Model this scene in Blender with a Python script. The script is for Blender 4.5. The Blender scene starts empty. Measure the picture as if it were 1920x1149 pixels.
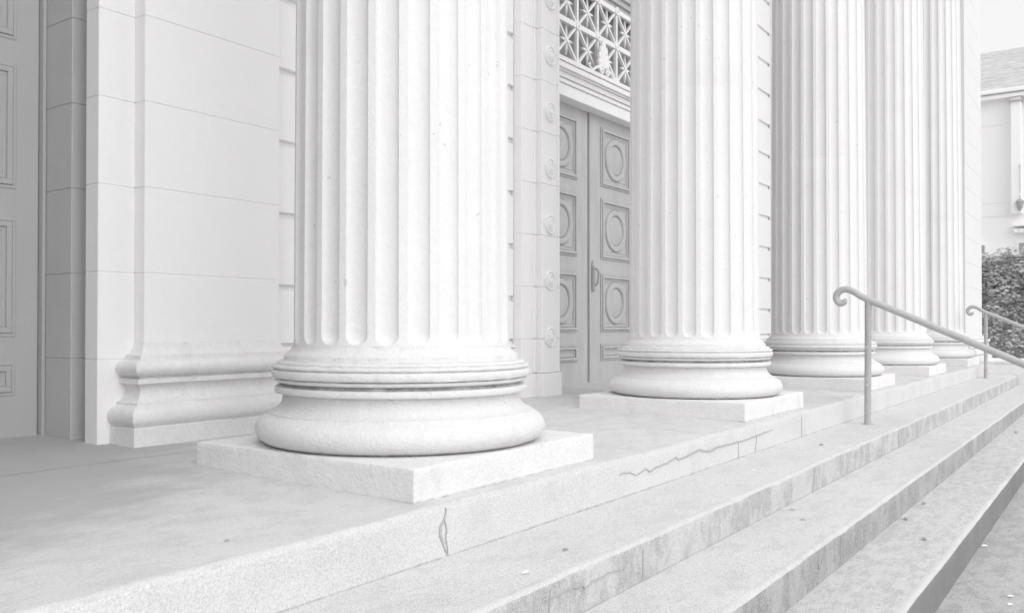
import bpy, bmesh, math, random
from mathutils import Vector, Matrix, noise
R = math.radians
scene = bpy.context.scene
C = scene.collection
random.seed(7)

# ------------------------------------------------------------------ camera
cd = bpy.data.cameras.new('camera'); cam = bpy.data.objects.new('camera', cd); C.objects.link(cam)
cam.location = (-3.016, -2.770, 0.6448)
cam.rotation_euler = (R(90 + 0.548), 0, -R(54.603))
cd.sensor_fit = 'HORIZONTAL'; cd.sensor_width = 36; cd.lens = 1628.2 / 1920 * 36
cd.shift_y = 22.5 / 1920
cd.clip_start = 0.05; cd.clip_end = 2000
scene.camera = cam

# ------------------------------------------------------------------ sky and sun
SUN_EL, SUN_AZ = 40, 203          # azimuth clockwise from +Y (into the building)
w = bpy.data.worlds.new('World'); scene.world = w; w.use_nodes = True
nt = w.node_tree; nt.nodes.clear()
sky = nt.nodes.new('ShaderNodeTexSky'); sky.sky_type = 'NISHITA'; sky.sun_disc = False
sky.sun_elevation = R(SUN_EL); sky.sun_rotation = R(SUN_AZ); sky.dust_density = 6; sky.air_density = 1
bw = nt.nodes.new('ShaderNodeRGBToBW'); ovc = nt.nodes.new('ShaderNodeMix'); ovc.data_type = 'RGBA'; ovc.inputs[0].default_value = 0.75; ovc.inputs[7].default_value = (5.6, 5.6, 5.6, 1); bg = nt.nodes.new('ShaderNodeBackground')
bg.inputs['Strength'].default_value = 0.15
ow = nt.nodes.new('ShaderNodeOutputWorld')
nt.links.new(sky.outputs[0], bw.inputs[0]); nt.links.new(bw.outputs[0], ovc.inputs[6]); nt.links.new(ovc.outputs[2], bg.inputs[0]); nt.links.new(bg.outputs[0], ow.inputs[0])   # mostly an even overcast layer
sd = bpy.data.lights.new('sun', 'SUN'); sd.energy = 0.7; sd.angle = R(90); sd.color = (1, 0.99, 0.985)
so = bpy.data.objects.new('sun', sd); C.objects.link(so)
az, el = R(SUN_AZ), R(SUN_EL)
sv = Vector((math.sin(az) * math.cos(el), math.cos(az) * math.cos(el), math.sin(el)))
so.rotation_euler = sv.to_track_quat('Z', 'Y').to_euler(); so.location = sv * 40
vs = scene.view_settings
vs.view_transform = 'Standard'; vs.look = 'None'; vs.gamma = 1; vs.use_curve_mapping = False
vs.exposure = 0.40

# ------------------------------------------------------------------ materials
def mat(name, col, var=0.08, big=1.2, rough=0.85, bump=0.5, grain=90, bdist=0.004, speck=0.0, speck_col=None,
        streak=None, stain=None, metallic=0.0, dirt=None, spec=0.3, coarse=0.0, stretch=(1, 1, 1), flecks=0.0, wash=0.12, salt=0.0, patch=None, grime=None):
    m = bpy.data.materials.new(name); m.use_nodes = True
    n = m.node_tree.nodes; l = m.node_tree.links
    b = n['Principled BSDF']
    b.inputs['Roughness'].default_value = rough; b.inputs['Metallic'].default_value = metallic
    b.inputs['Specular IOR Level'].default_value = spec
    geo = n.new('ShaderNodeNewGeometry')
    mp = n.new('ShaderNodeMapping'); mp.inputs['Scale'].default_value = stretch
    l.new(geo.outputs['Position'], mp.inputs['Vector']); pos = mp.outputs[0]
    def nz(scale, detail=4, rough_=0.55, src=None):
        t = n.new('ShaderNodeTexNoise'); t.inputs['Scale'].default_value = scale
        t.inputs['Detail'].default_value = detail; t.inputs['Roughness'].default_value = rough_
        l.new(src or pos, t.inputs['Vector']); return t.outputs['Fac']
    def rng(v, a, b_, c=0, d=1, smooth=False):
        r = n.new('ShaderNodeMapRange'); r.inputs[1].default_value = a; r.inputs[2].default_value = b_
        r.inputs[3].default_value = c; r.inputs[4].default_value = d
        if smooth: r.interpolation_type = 'SMOOTHSTEP'
        l.new(v, r.inputs[0]); return r.outputs[0]
    def mix(fac, a, b_):
        x = n.new('ShaderNodeMix'); x.data_type = 'RGBA'
        l.new(fac, x.inputs[0])
        for s, i in ((a, 6), (b_, 7)):
            if isinstance(s, tuple): x.inputs[i].default_value = (*s, 1)
            else: l.new(s, x.inputs[i])
        return x.outputs[2]
    g = lambda v: (v, v * 0.992, v * 0.996)
    c = mix(rng(nz(big, 6, 0.62), 0.3, 0.7), g(col - var), g(col + var * 0.6))
    c = mix(rng(nz(grain * 0.6, 3), 0.35, 0.68, 0, 0.5), c, g(max(col - var * 1.8, 0.02)))
    if stain:      # blotches: (scale, threshold, softness, strength, colour)
        c = mix(rng(nz(stain[0], 7, 0.68), stain[1], stain[1] + stain[2], 0, stain[3], True), c, g(stain[4]))
    if streak:     # vertical runs: (colour, strength, threshold)
        ms = n.new('ShaderNodeMapping'); ms.inputs['Scale'].default_value = (9, 9, 1.3)
        l.new(geo.outputs['Position'], ms.inputs['Vector'])
        c = mix(rng(nz(1.0, 8, 0.72, ms.outputs[0]), streak[2], streak[2] + 0.2, 0, streak[1], True), c, g(streak[0]))
        ms2 = n.new('ShaderNodeMapping'); ms2.inputs['Scale'].default_value = (34, 34, 4)
        l.new(geo.outputs['Position'], ms2.inputs['Vector'])
        c = mix(rng(nz(1.0, 4, 0.6, ms2.outputs[0]), 0.55, 0.75, 0, streak[1] * 0.6, True), c, g(min(0.85, col + wash)))
    if grime:      # ragged dark weathering hanging in patches, broken up by fine noise
        gm = n.new('ShaderNodeMapping'); gm.inputs['Scale'].default_value = (1, stretch[1], 0.6); l.new(geo.outputs['Position'], gm.inputs['Vector'])
        a1 = rng(nz(grime[0], 9, 0.75, gm.outputs[0]), grime[1], grime[1] + 0.13, 0, 1, True)
        a2 = rng(nz(26, 6, 0.75), 0.35, 0.62, 0.35, 1)
        mg = n.new('ShaderNodeMath'); mg.operation = 'MULTIPLY'; l.new(a1, mg.inputs[0]); l.new(a2, mg.inputs[1])
        mh = n.new('ShaderNodeMath'); mh.operation = 'MULTIPLY'; l.new(mg.outputs[0], mh.inputs[0]); mh.inputs[1].default_value = grime[2]
        c = mix(mh.outputs[0], c, g(grime[3]))
    if salt:       # salt-and-pepper aggregate
        c = mix(rng(nz(grain * 1.25, 5, 0.75), 0.44, 0.58, 0, salt), c, g(min(0.85, col + 0.16)))
        c = mix(rng(nz(grain * 1.05, 6, 0.8), 0.50, 0.60, 0, salt), c, g(col * 0.62))
    if patch:      # one dark patch, painted-in shade with a damp, blotchy edge: (x, y, radius, strength, colour)
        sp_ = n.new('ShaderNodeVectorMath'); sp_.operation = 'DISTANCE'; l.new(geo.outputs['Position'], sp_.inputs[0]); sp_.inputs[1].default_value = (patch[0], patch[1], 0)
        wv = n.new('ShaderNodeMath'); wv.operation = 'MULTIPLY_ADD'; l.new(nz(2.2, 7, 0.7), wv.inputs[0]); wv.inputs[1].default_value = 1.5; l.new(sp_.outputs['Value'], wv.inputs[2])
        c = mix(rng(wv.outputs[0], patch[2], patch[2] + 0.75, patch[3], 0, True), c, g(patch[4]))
    if speck:
        c = mix(rng(nz(grain * 0.35, 2, 0.4), 0.70 - speck * 0.06, 0.74, 0, 0.7), c, g(speck_col or col * 0.5))
    if flecks:     # pale worn flecks
        c = mix(rng(nz(grain * 0.5, 3, 0.6), 0.62, 0.7, 0, flecks), c, g(0.8))
    if dirt:       # dirt packed in the mouldings' joints: list of (z0, z1, strength)
        sep = n.new('ShaderNodeSeparateXYZ'); l.new(geo.outputs['Position'], sep.inputs[0])
        for z0, z1, st in dirt:
            hw = (z1 - z0) / 2; zc = (z0 + z1) / 2
            sub = n.new('ShaderNodeMath'); sub.operation = 'SUBTRACT'; l.new(sep.outputs[2], sub.inputs[0]); sub.inputs[1].default_value = zc
            ab = n.new('ShaderNodeMath'); ab.operation = 'ABSOLUTE'; l.new(sub.outputs[0], ab.inputs[0])
            band = rng(ab.outputs[0], hw * 0.6, hw * 1.25, 1, 0)
            br = rng(nz(14, 6, 0.7), 0.36, 0.6, 0.15, 1)
            mu = n.new('ShaderNodeMath'); mu.operation = 'MULTIPLY'; l.new(band, mu.inputs[0]); l.new(br, mu.inputs[1])
            m2 = n.new('ShaderNodeMath'); m2.operation = 'MULTIPLY'; l.new(mu.outputs[0], m2.inputs[0]); m2.inputs[1].default_value = st
            c = mix(m2.outputs[0], c, g(0.40))
    l.new(c, b.inputs['Base Color'])
    if bump:
        h = nz(grain, 5, 0.65)
        if coarse:
            h2 = nz(grain * 0.16, 4, 0.6)
            ad = n.new('ShaderNodeMath'); ad.operation = 'MULTIPLY_ADD'
            l.new(h2, ad.inputs[0]); ad.inputs[1].default_value = coarse; l.new(h, ad.inputs[2]); h = ad.outputs[0]
        bp = n.new('ShaderNodeBump'); bp.inputs['Strength'].default_value = bump; bp.inputs['Distance'].default_value = bdist
        l.new(h, bp.inputs['Height']); l.new(bp.outputs[0], b.inputs['Normal'])
    return m

M = {}
M['column'] = mat('painted_stone', 0.77, 0.03, 2.2, speck=-0.61, speck_col=0.6, bump=0.7, grain=70, bdist=0.009, coarse=1.0, streak=(0.62, 0.22, 0.58), wash=0.02, 
                  stain=(2.6, 0.60, 0.16, 0.25, 0.6), dirt=[(0.383, 0.4, 1.0), (0.122, 0.139, 0.95), (0.345, 0.355, 0.6), (0.414, 0.4215, 0.8), (0.456, 0.462, 0.5), (0.476, 0.4835, 0.5), (0.493, 0.499, 0.4)], grime=(5.0, 0.60, 0.35, 0.5))
M['shaft'] = mat('painted_shaft_stone', 0.80, 0.03, 2.0, bump=0.45, grain=80, bdist=0.006, coarse=0.8, speck=-0.61, speck_col=0.6, streak=(0.64, 0.25, 0.56), wash=0.02, grime=(2.2, 0.60, 0.3, 0.56))
M['plinth'] = mat('painted_plinth', 0.83, 0.03, 3.0, grime=(4.5, 0.54, 0.5, 0.5), bump=0.8, grain=60, bdist=0.010, coarse=1.2,
                  dirt=[(-0.02, 0.008, 0.8)])
M['wall'] = mat('wall_stone', 0.89, 0.02, 1.5, bump=0.35, grain=85, bdist=0.004, coarse=0.8)
M['pilbase'] = mat('pilaster_base_stone', 0.84, 0.06, 3, bump=0.6, grain=65, bdist=0.006, coarse=1.2,
                   grime=(6.0, 0.54, 0.4, 0.56))
M['reveal'] = mat('shaded_reveal_stone', 0.56, 0.03, 1.5, bump=0.3)  # wall stone darkened: the recess's deep shade is put into the colour
M['pier'] = mat('pier_stone', 0.74, 0.02, 1.5, bump=0.3)
M['lime'] = mat('limewashed_wall', 0.9, 0.02, 1, bump=0.1)
M['joint'] = mat('joint_mortar', 0.5, 0.03, 8, bump=0)
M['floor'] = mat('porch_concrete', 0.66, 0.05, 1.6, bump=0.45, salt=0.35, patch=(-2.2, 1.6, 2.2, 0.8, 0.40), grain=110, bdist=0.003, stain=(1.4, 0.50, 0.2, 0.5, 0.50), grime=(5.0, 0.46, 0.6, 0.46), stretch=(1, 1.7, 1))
M['tread1'] = mat('tread_concrete', 0.67, 0.05, 1.6, salt=0.75, bump=0.5, grain=120, bdist=0.004, grime=(5.0, 0.48, 0.5, 0.42), stain=(2.4, 0.53, 0.2, 0.3, 0.5), stretch=(1, 1.6, 1))
M['tread2'] = mat('worn_tread_concrete', 0.68, 0.06, 1.8, salt=0.85, bump=0.6, grain=120, bdist=0.004, grime=(6.0, 0.46, 0.6, 0.38), stain=(3.0, 0.50, 0.2, 0.3, 0.46), stretch=(1, 1.6, 1))
M['tread3'] = mat('dirty_tread_concrete', 0.66, 0.08, 1.9, salt=0.9, bump=0.6, grain=110, bdist=0.004, grime=(6.5, 0.44, 0.9, 0.30), stain=(3.4, 0.47, 0.2, 0.3, 0.42), stretch=(1, 2.2, 1), flecks=0.3)
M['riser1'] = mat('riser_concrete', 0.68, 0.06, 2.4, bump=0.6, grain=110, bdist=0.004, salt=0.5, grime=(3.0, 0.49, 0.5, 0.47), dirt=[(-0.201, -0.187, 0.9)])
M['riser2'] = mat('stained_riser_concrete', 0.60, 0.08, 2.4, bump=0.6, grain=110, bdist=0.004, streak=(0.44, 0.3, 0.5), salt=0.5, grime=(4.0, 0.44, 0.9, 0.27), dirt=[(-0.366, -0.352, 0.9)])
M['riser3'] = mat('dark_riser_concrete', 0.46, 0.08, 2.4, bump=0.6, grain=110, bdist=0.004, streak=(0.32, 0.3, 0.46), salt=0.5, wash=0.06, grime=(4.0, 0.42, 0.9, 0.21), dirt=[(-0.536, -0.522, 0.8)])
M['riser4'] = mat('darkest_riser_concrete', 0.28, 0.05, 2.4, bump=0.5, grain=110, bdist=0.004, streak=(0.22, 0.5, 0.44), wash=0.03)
M['nose'] = mat('worn_nosing_concrete', 0.64, 0.06, 3.0, grime=(7, 0.5, 0.6, 0.46), bump=0.5, grain=110, bdist=0.003, salt=0.3, stain=(6, 0.52, 0.16, 0.6, 0.58), stretch=(1, 1, 1))
M['pave'] = mat('pavement_concrete', 0.52, 0.07, 1.6, salt=0.75, bump=0.6, grain=100, bdist=0.004, grime=(6.0, 0.45, 0.9, 0.22), stain=(2.6, 0.48, 0.2, 0.3, 0.32), stretch=(1, 1.8, 1), flecks=0.2)
M['crack'] = mat('crack_dirt', 0.46, 0.03, 20, bump=0)
M['door'] = mat('pale_door_wood', 0.57, 0.06, 2.0, grime=(3.0, 0.50, 0.35, 0.42), rough=0.5, bump=0.2, grain=50, bdist=0.002, stretch=(6, 6, 0.8))
M['doordark'] = mat('dark_door_wood', 0.48, 0.02, 2.0, rough=0.6, bump=0.2, grain=50, bdist=0.002, stretch=(6, 6, 0.8))
M['groove'] = mat('door_groove', 0.36, 0.02, 8, bump=0)
M['white'] = mat('white_metalwork', 0.9, 0.03, 5, rough=0.5, bump=0.15, grain=60)
M['metal'] = mat('dark_metal', 0.42, 0.03, 6, rough=0.45, bump=0.1)
M['rail'] = mat('weathered_grey_rail', 0.5, 0.05, 7, rough=0.42, bump=0.2, grain=120, bdist=0.001, spec=0.6, flecks=0.0)
M['post'] = mat('chipped_grey_post', 0.46, 0.05, 7, rough=0.5, bump=0.3, grain=60, bdist=0.002, spec=0.5, flecks=0.75)
M['glass'] = mat('dim_glass', 0.38, 0.02, 2, rough=0.3, bump=0)
M['hwall'] = mat('house_white_wall', 0.9, 0.02, 0.6, bump=0.1, grain=20)
M['roof'] = mat('house_shingles', 0.62, 0.14, 3.5, bump=0.4, grain=14, stretch=(1, 0.45, 2.4), stain=(5, 0.5, 0.15, 0.6, 0.36))
M['leaf'] = mat('hedge_leaves', 0.72, 0.06, 3, rough=0.5, bump=0)
M['bark'] = mat('hedge_core', 0.5, 0.03, 3, bump=0)
M['leafd'] = mat('fallen_leaf', 0.36, 0.05, 30, bump=0)
M['chip'] = mat('pale_litter', 0.82, 0.02, 30, bump=0)
M['ground'] = mat('pale_bounce_ground', 0.7, 0.05, 0.5, bump=0.3, grain=40)  # asphalt ground out of view, made pale to bounce light upward

# ------------------------------------------------------------------ mesh helpers
def mk(name, verts, faces, m, parent=None, smooth=False, angle=35):
    me = bpy.data.meshes.new(name); me.from_pydata([tuple(v) for v in verts], [], faces); me.update()
    me.materials.append(m)
    if smooth:
        me.shade_smooth()
        try: me.set_sharp_from_angle(angle=R(angle))
        except Exception: pass
    o = bpy.data.objects.new(name, me); C.objects.link(o)
    if parent is not None: o.parent = parent
    return o
class MB:
    def __init__(s): s.bm = bmesh.new()
    def box(s, x0, x1, y0, y1, z0, z1, bev=0.0, seg=2, mi=0):
        vs_ = [s.bm.verts.new(p) for p in ((x0, y0, z0), (x1, y0, z0), (x1, y1, z0), (x0, y1, z0), (x0, y0, z1), (x1, y0, z1), (x1, y1, z1), (x0, y1, z1))]
        fs = [s.bm.faces.new([vs_[i] for i in q]) for q in ((0, 3, 2, 1), (4, 5, 6, 7), (0, 1, 5, 4), (1, 2, 6, 5), (2, 3, 7, 6), (3, 0, 4, 7))]
        for f in fs: f.material_index = mi
        if bev: bmesh.ops.bevel(s.bm, geom=list({e for f in fs for e in f.edges}), offset=bev, segments=seg, affect='EDGES', profile=0.5)
        return s
    def bar(s, a, b, wd, th):   # flat bar in a plane of constant Y, from a to b (x,y,z)
        a, b = Vector(a), Vector(b); d = (b - a).normalized(); n = Vector((0, 1, 0)); t = d.cross(n).normalized()
        v = []
        for p in (a, b):
            for i, j in ((-1, -1), (1, -1), (1, 1), (-1, 1)): v.append(s.bm.verts.new(p + t * wd / 2 * i + n * th / 2 * j))
        for q in ((0, 1, 2, 3), (7, 6, 5, 4), (0, 4, 5, 1), (1, 5, 6, 2), (2, 6, 7, 3), (3, 7, 4, 0)): s.bm.faces.new([v[i] for i in q])
        return s
    def lathe(s, prof, c, axis='Z', seg=48, ang=2 * math.pi):
        rings = []
        for r, h in prof:
            ring = []
            for i in range(seg):
                a = ang * i / seg; u, v = r * math.cos(a), r * math.sin(a)
                p = (c[0] + u, c[1] + v, c[2] + h) if axis == 'Z' else (c[0] + u, c[1] + h, c[2] + v)
                ring.append(s.bm.verts.new(p))
            rings.append(ring)
        for a, b in zip(rings, rings[1:]):
            for i in range(seg):
                j = (i + 1) % seg
                s.bm.faces.new((a[i], a[j], b[j], b[i]) if axis == 'Z' else (a[i], b[i], b[j], a[j]))
        for rg in (rings[0], rings[-1]):
            try: s.bm.faces.new(rg)
            except Exception: pass
        return s
    def build(s, name, m, parent=None, smooth=False, angle=35):
        bmesh.ops.recalc_face_normals(s.bm, faces=s.bm.faces)
        me = bpy.data.meshes.new(name); s.bm.to_mesh(me); s.bm.free()
        for mm in (m if isinstance(m, (list, tuple)) else [m]): me.materials.append(mm)
        if smooth:
            me.shade_smooth()
            try: me.set_sharp_from_angle(angle=R(angle))
            except Exception: pass
        o = bpy.data.objects.new(name, me); C.objects.link(o)
        if parent is not None: o.parent = parent
        return o
def thing(name, label, cat, loc=(0, 0, 0), group=None):
    o = bpy.data.objects.new(name, None); C.objects.link(o); o.location = loc
    o['label'] = label; o['category'] = cat
    if group: o['group'] = group
    return o
def tag(o, label, cat, group=None):
    o['label'] = label; o['category'] = cat
    if group: o['group'] = group
    return o
def struct(o): o['kind'] = 'structure'; return o
def copy_tree(o, parent=None):
    c = o.copy(); C.objects.link(c)
    if parent is not None: c.parent = parent
    for ch in list(o.children): copy_tree(ch, c)
    return c
def tube(path, r, name, m, parent, seg=16, sub=6, taper=None, closed_caps=True):
    pts = [Vector(p) for p in path]
    def cr(p0, p1, p2, p3, t):
        return 0.5 * ((2 * p1) + (-p0 + p2) * t + (2 * p0 - 5 * p1 + 4 * p2 - p3) * t * t + (-p0 + 3 * p1 - 3 * p2 + p3) * t ** 3)
    P = []
    for i in range(len(pts) - 1):
        p0 = pts[max(i - 1, 0)]; p3 = pts[min(i + 2, len(pts) - 1)]
        for k in range(sub): P.append(cr(p0, pts[i], pts[i + 1], p3, k / sub))
    P.append(pts[-1])
    verts, faces = [], []; N = len(P)
    ref = Vector((1, 0, 0))
    for i, p in enumerate(P):
        d = (P[min(i + 1, N - 1)] - P[max(i - 1, 0)]).normalized()
        if abs(d.dot(ref)) > 0.9: ref = Vector((0, 1, 0))
        a = (ref - d * ref.dot(d)).normalized(); b = d.cross(a)
        rr = taper(i / (N - 1)) if taper else r
        for k in range(seg):
            t = 2 * math.pi * k / seg; verts.append(p + a * math.cos(t) * rr + b * math.sin(t) * rr)
    for i in range(N - 1):
        for k in range(seg):
            j = (k + 1) % seg; faces.append((i * seg + k, i * seg + j, (i + 1) * seg + j, (i + 1) * seg + k))
    faces.append(tuple(range(seg))[::-1]); faces.append(tuple(range((N - 1) * seg, N * seg)))
    o = mk(name, verts, faces, m, parent, True, 50)
    return o

S = 3.3197                    # column spacing along X
SL = 0.0219                   # the porch floor drains gently to the steps
fz = lambda y: SL * (y + 0.65)
N3 = lambda x, y, z: noise.noise(Vector((x, y, z)))
CX = {0: -3.32, 1: 0.0, 2: 3.332, 3: 6.668, 4: 9.965, 5: 13.29}
H = 7.0                       # shaft top

# ------------------------------------------------------------------ ground, pavement, porch floor
g = mk('ground', [(-300, -300, -0.9), (400, -300, -0.9), (400, 300, -0.9), (-300, 300, -0.9)], [(0, 1, 2, 3)], M['ground']); struct(g)
NS = [(-0.735, -0.195), (-1.20, -0.36), (-1.61, -0.53), (-2.01, -0.71)]     # (nosing Y, level of the tread below it)
TOP = [-0.004, -0.195, -0.36, -0.53]
XA, XB = -6.5, 14.448

def step_mesh(name, yb, yf, zt, zb, mats, parent, ztfun=None, seed=0, xb=XB, dx=0.05, wear=1.0):
    """a slab with a rounded, worn nosing: profile swept along X. material 0 top, 1 riser"""
    rr = 0.022
    prof = []     # (y, z, mat of the strip that follows)
    ny = 6
    for i in range(ny - 1): prof.append((yb + (yf + rr + 0.012 - yb) * i / (ny - 2), zt, 0 if i < ny - 2 else 2))
    prof.append((yf + rr, zt, 2))
    for i in range(1, 5):
        a = math.pi / 2 * i / 4
        prof.append((yf + rr - rr * math.sin(a), zt - rr + rr * math.cos(a), 2 if i < 3 else 1))
    for i in range(1, 6): prof.append((yf, zt - rr - (zt - rr - zb) * i / 5, 1))
    n = int((xb - XA) / dx); verts, faces, mi = [], [], []
    np_ = len(prof)
    for k in range(n + 1):
        x = XA + (xb - XA) * k / n
        wob = N3(x * 1.3, seed, 0) * 0.010 * wear + N3(x * 5, seed, 3) * 0.004 * wear + N3(x * 21, seed, 3) * 0.0015 * wear
        chip = max(0, N3(x * 3.1, seed + 5, 1) - 0.2) * 0.035 * wear + max(0, N3(x * 19, seed + 9, 1) - 0.3) * 0.01 * wear
        for i, (y, z, mm) in enumerate(prof):
            e = max(0, 1 - abs(i - (ny + 1)) / 3.0)
            zz = (ztfun(y) + (z - zt)) if ztfun else z
            yy = y + (wob if i >= ny - 2 else 0) * 0.3 + e * chip * 0.6
            if i >= ny + 4: yy += N3(x * 6, zz * 12, seed) * 0.0022
            zz += (wob * 0.7 - e * chip) if i >= ny - 2 and i <= ny + 4 else (N3(x * 1.5, y * 2, seed) * 0.002 if i < ny - 2 else 0)
            verts.append((x, yy, zz))
    for k in range(n):
        for i in range(np_ - 1):
            a = k * np_ + i; faces.append((a, a + 1, a + np_ + 1, a + np_)); mi.append(prof[i][2])
    # closed underside and ends
    base = len(verts)
    for x in (XA, xb): verts += [(x, yb, zb)]
    faces.append(tuple(range(np_ - 1, -1, -1)) + (base,)); mi.append(1)
    faces.append(tuple(range(n * np_, n * np_ + np_)) + (base + 1,)); mi.append(1)
    faces.append((n * np_, 0, base, base + 1)) if False else None
    me = bpy.data.meshes.new(name); me.from_pydata(verts, [], faces); me.update()
    for mm in mats: me.materials.append(mm)
    for p, q in zip(me.polygons, mi + [0] * (len(me.polygons) - len(mi))): p.material_index = q
    me.shade_smooth(); me.set_sharp_from_angle(angle=R(50))
    o = bpy.data.objects.new(name, me); C.objects.link(o)
    if parent is not None: o.parent = parent
    return o

def crack(pts, wd, y, parent, name='crack'):
    """a thin dark fissure in a riser whose face is at y; pts are (x, z)"""
    P = [Vector((p[0], p[1])) for p in pts]
    Q = []
    for a, b in zip(P, P[1:]):
        L = (b - a).length; k = max(1, int(L / 0.02))
        for i in range(k): Q.append(a.lerp(b, i / k) + Vector((0, N3(a.x * 40 + i * 3.3, b.y * 30, i) * 0.006)))
    Q.append(P[-1])
    verts, faces = [], []; n = len(Q)
    for i, p in enumerate(Q):
        d = (Q[min(i + 1, n - 1)] - Q[max(i - 1, 0)]).normalized(); t = Vector((-d.y, d.x))
        f = math.sin(math.pi * min(max(i / (n - 1), 0.04), 0.96)) ** 0.5
        ww = wd * f * (0.7 + 0.6 * abs(N3(p.x * 25, p.y * 25, 2)))
        for sg, yy in ((-1, y + 0.01), (-1, y - 0.0045), (1, y - 0.0045), (1, y + 0.01)):
            q = p + t * ww / 2 * sg; verts.append((q.x, yy, q.y))
    for i in range(n - 1):
        for k in range(3):
            a = i * 4 + k; faces.append((a, a + 4, a + 5, a + 1))
    return mk(name, verts, faces, M['crack'], parent)

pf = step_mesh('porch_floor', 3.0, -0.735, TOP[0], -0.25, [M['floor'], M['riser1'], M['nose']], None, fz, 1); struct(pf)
# the floor's joints
jb = MB()
for x in (4.98, 8.3):
    jb.bm.faces.new([jb.bm.verts.new(p) for p in ((x, -0.70, fz(-.70) + .0025), (x + .005, -0.70, fz(-.70) + .0025), (x + .005, 1.3, fz(1.3) + .0025), (x, 1.3, fz(1.3) + .0025))])
jb.bm.faces.new([jb.bm.verts.new(p) for p in ((-4.4, 0.98, fz(.98) + .0025), (14.4, 0.98, fz(.98) + .0025), (14.4, 0.986, fz(.986) + .0025), (-4.4, 0.986, fz(.986) + .0025))])
jb.build('floor_joint', M['joint'], pf)
pv = MB().box(-40, 60, -7, -2.0, -0.9, -0.711, 0).build('pavement', M['pave']); struct(pv)

steps = thing('entrance_steps', 'long flight of worn concrete steps with stained risers below the columns', 'steps', (0, 0, 0))
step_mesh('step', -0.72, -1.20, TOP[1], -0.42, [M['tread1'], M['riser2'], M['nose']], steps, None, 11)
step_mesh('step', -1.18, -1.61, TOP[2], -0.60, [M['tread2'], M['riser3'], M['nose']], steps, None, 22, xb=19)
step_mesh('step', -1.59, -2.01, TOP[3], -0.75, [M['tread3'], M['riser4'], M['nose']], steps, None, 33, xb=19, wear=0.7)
Y1, Y2 = -0.735, -1.20
crack([(0.757, -0.077), (0.852, -0.078), (0.925, -0.104), (1.026, -0.085), (1.078, -0.106), (1.145, -0.094), (1.227, -0.093), (1.297, -0.087), (1.398, -0.072), (1.427, -0.091), (1.549, -0.083), (1.707, -0.067), (1.875, -0.093), (1.997, -0.08), (2.162, -0.087), (2.336, -0.086), (2.477, -0.089), (2.668, -0.082), (2.869, -0.076), (2.986, -0.071)], 0.013, Y1, pf)
for c_ in ([(2.336, -0.086), (2.335, -0.204)], [(2.668, -0.082), (2.636, -0.204)], [(3.648, -0.04), (3.647, -0.19)]): crack(c_, 0.0045, Y1, pf)
crack([(-0.572, -0.015), (-0.57, -0.026), (-0.58, -0.052), (-0.602, -0.078), (-0.602, -0.108), (-0.585, -0.148), (-0.56, -0.19)], 0.012, Y1, pf)
crack([(-0.58, -0.052), (-0.567, -0.091), (-0.572, -0.126), (-0.562, -0.158), (-0.56, -0.19)], 0.006, Y1, pf)
st = [c for c in steps.children]
crack([(-0.62, -0.255), (-0.45, -0.251), (-0.383, -0.261), (-0.366, -0.273), (-0.302, -0.263), (-0.216, -0.265), (-0.204, -0.261), (-0.121, -0.269)], 0.006, Y2, st[0])
for c_ in ([(-0.587, -0.225), (-0.598, -0.259), (-0.598, -0.34)], [(2.38, -0.225), (2.332, -0.362)], [(0.082, -0.23), (0.081, -0.35)], [(4.741, -0.24), (4.739, -0.36)], [(8.2, -0.23), (8.2, -0.36)]):
    crack(c_, 0.004, Y2, st[0])
for c_ in ([(1.05, -0.40), (1.02, -0.43), (1.03, -0.46)], [(1.4, -0.39), (1.39, -0.53)], [(5.2, -0.40), (5.2, -0.53)]): crack(c_, 0.005, -1.61, st[1])

# ------------------------------------------------------------------ columns
PROF = [(0.600, 0.1284), (0.630, 0.140), (0.655, 0.160), (0.663, 0.180), (0.664, 0.198), (0.657, 0.220), (0.643, 0.238), (0.624, 0.252), (0.606, 0.262),
        (0.6055, 0.268), (0.595, 0.270), (0.578, 0.278), (0.563, 0.290), (0.552, 0.305), (0.545, 0.322), (0.543, 0.338), (0.545, 0.349), (0.548, 0.351),
        (0.574, 0.353), (0.578, 0.358), (0.578, 0.376), (0.574, 0.382), (0.552, 0.384), (0.550, 0.387), (0.557, 0.389), (0.557, 0.392), (0.550, 0.394),
        (0.550, 0.397), (0.568, 0.399), (0.575, 0.404), (0.578, 0.411), (0.577, 0.416), (0.572, 0.418), (0.586, 0.421), (0.590, 0.430), (0.592, 0.440), (0.590, 0.450),
        (0.583, 0.457), (0.579, 0.459), (0.585, 0.462), (0.588, 0.468), (0.585, 0.475), (0.576, 0.479), (0.567, 0.481), (0.567, 0.487), (0.562, 0.491), (0.552, 0.495),
        (0.540, 0.498), (0.538, 0.502), (0.538, 0.518), (0.530, 0.524), (0.518, 0.531), (0.508, 0.541), (0.501, 0.552), (0.498, 0.562)]
def column_base(seed):
    seg = 192; verts, faces = [], []; n = len(PROF)
    for i, (r, z) in enumerate(PROF):
        up = 1 if 0.40 < z < 0.48 or 0.35 < z < 0.385 else 0.45
        for k in range(seg):
            a = 2 * math.pi * k / seg; cx, sy = math.cos(a), math.sin(a)
            d = N3(cx * 9 + seed, sy * 9, z * 20) * 0.0030 + N3(cx * 26 + seed, sy * 26, z * 40) * 0.0034 * up - max(0, N3(cx * 13 + seed, sy * 13, z * 30 + 7) - 0.42) * 0.03 * up
            dz = N3(cx * 30, sy * 30 + seed, z * 9 + 4) * 0.0014 * up
            if z < 0.13: d = 0; dz = 0
            verts.append(((r + d) * cx, (r + d) * sy, z + dz))
    for i in range(n - 1):
        for k in range(seg):
            j = (k + 1) % seg; faces.append((i * seg + k, i * seg + j, (i + 1) * seg + j, (i + 1) * seg + k))
    return verts, faces
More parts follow.
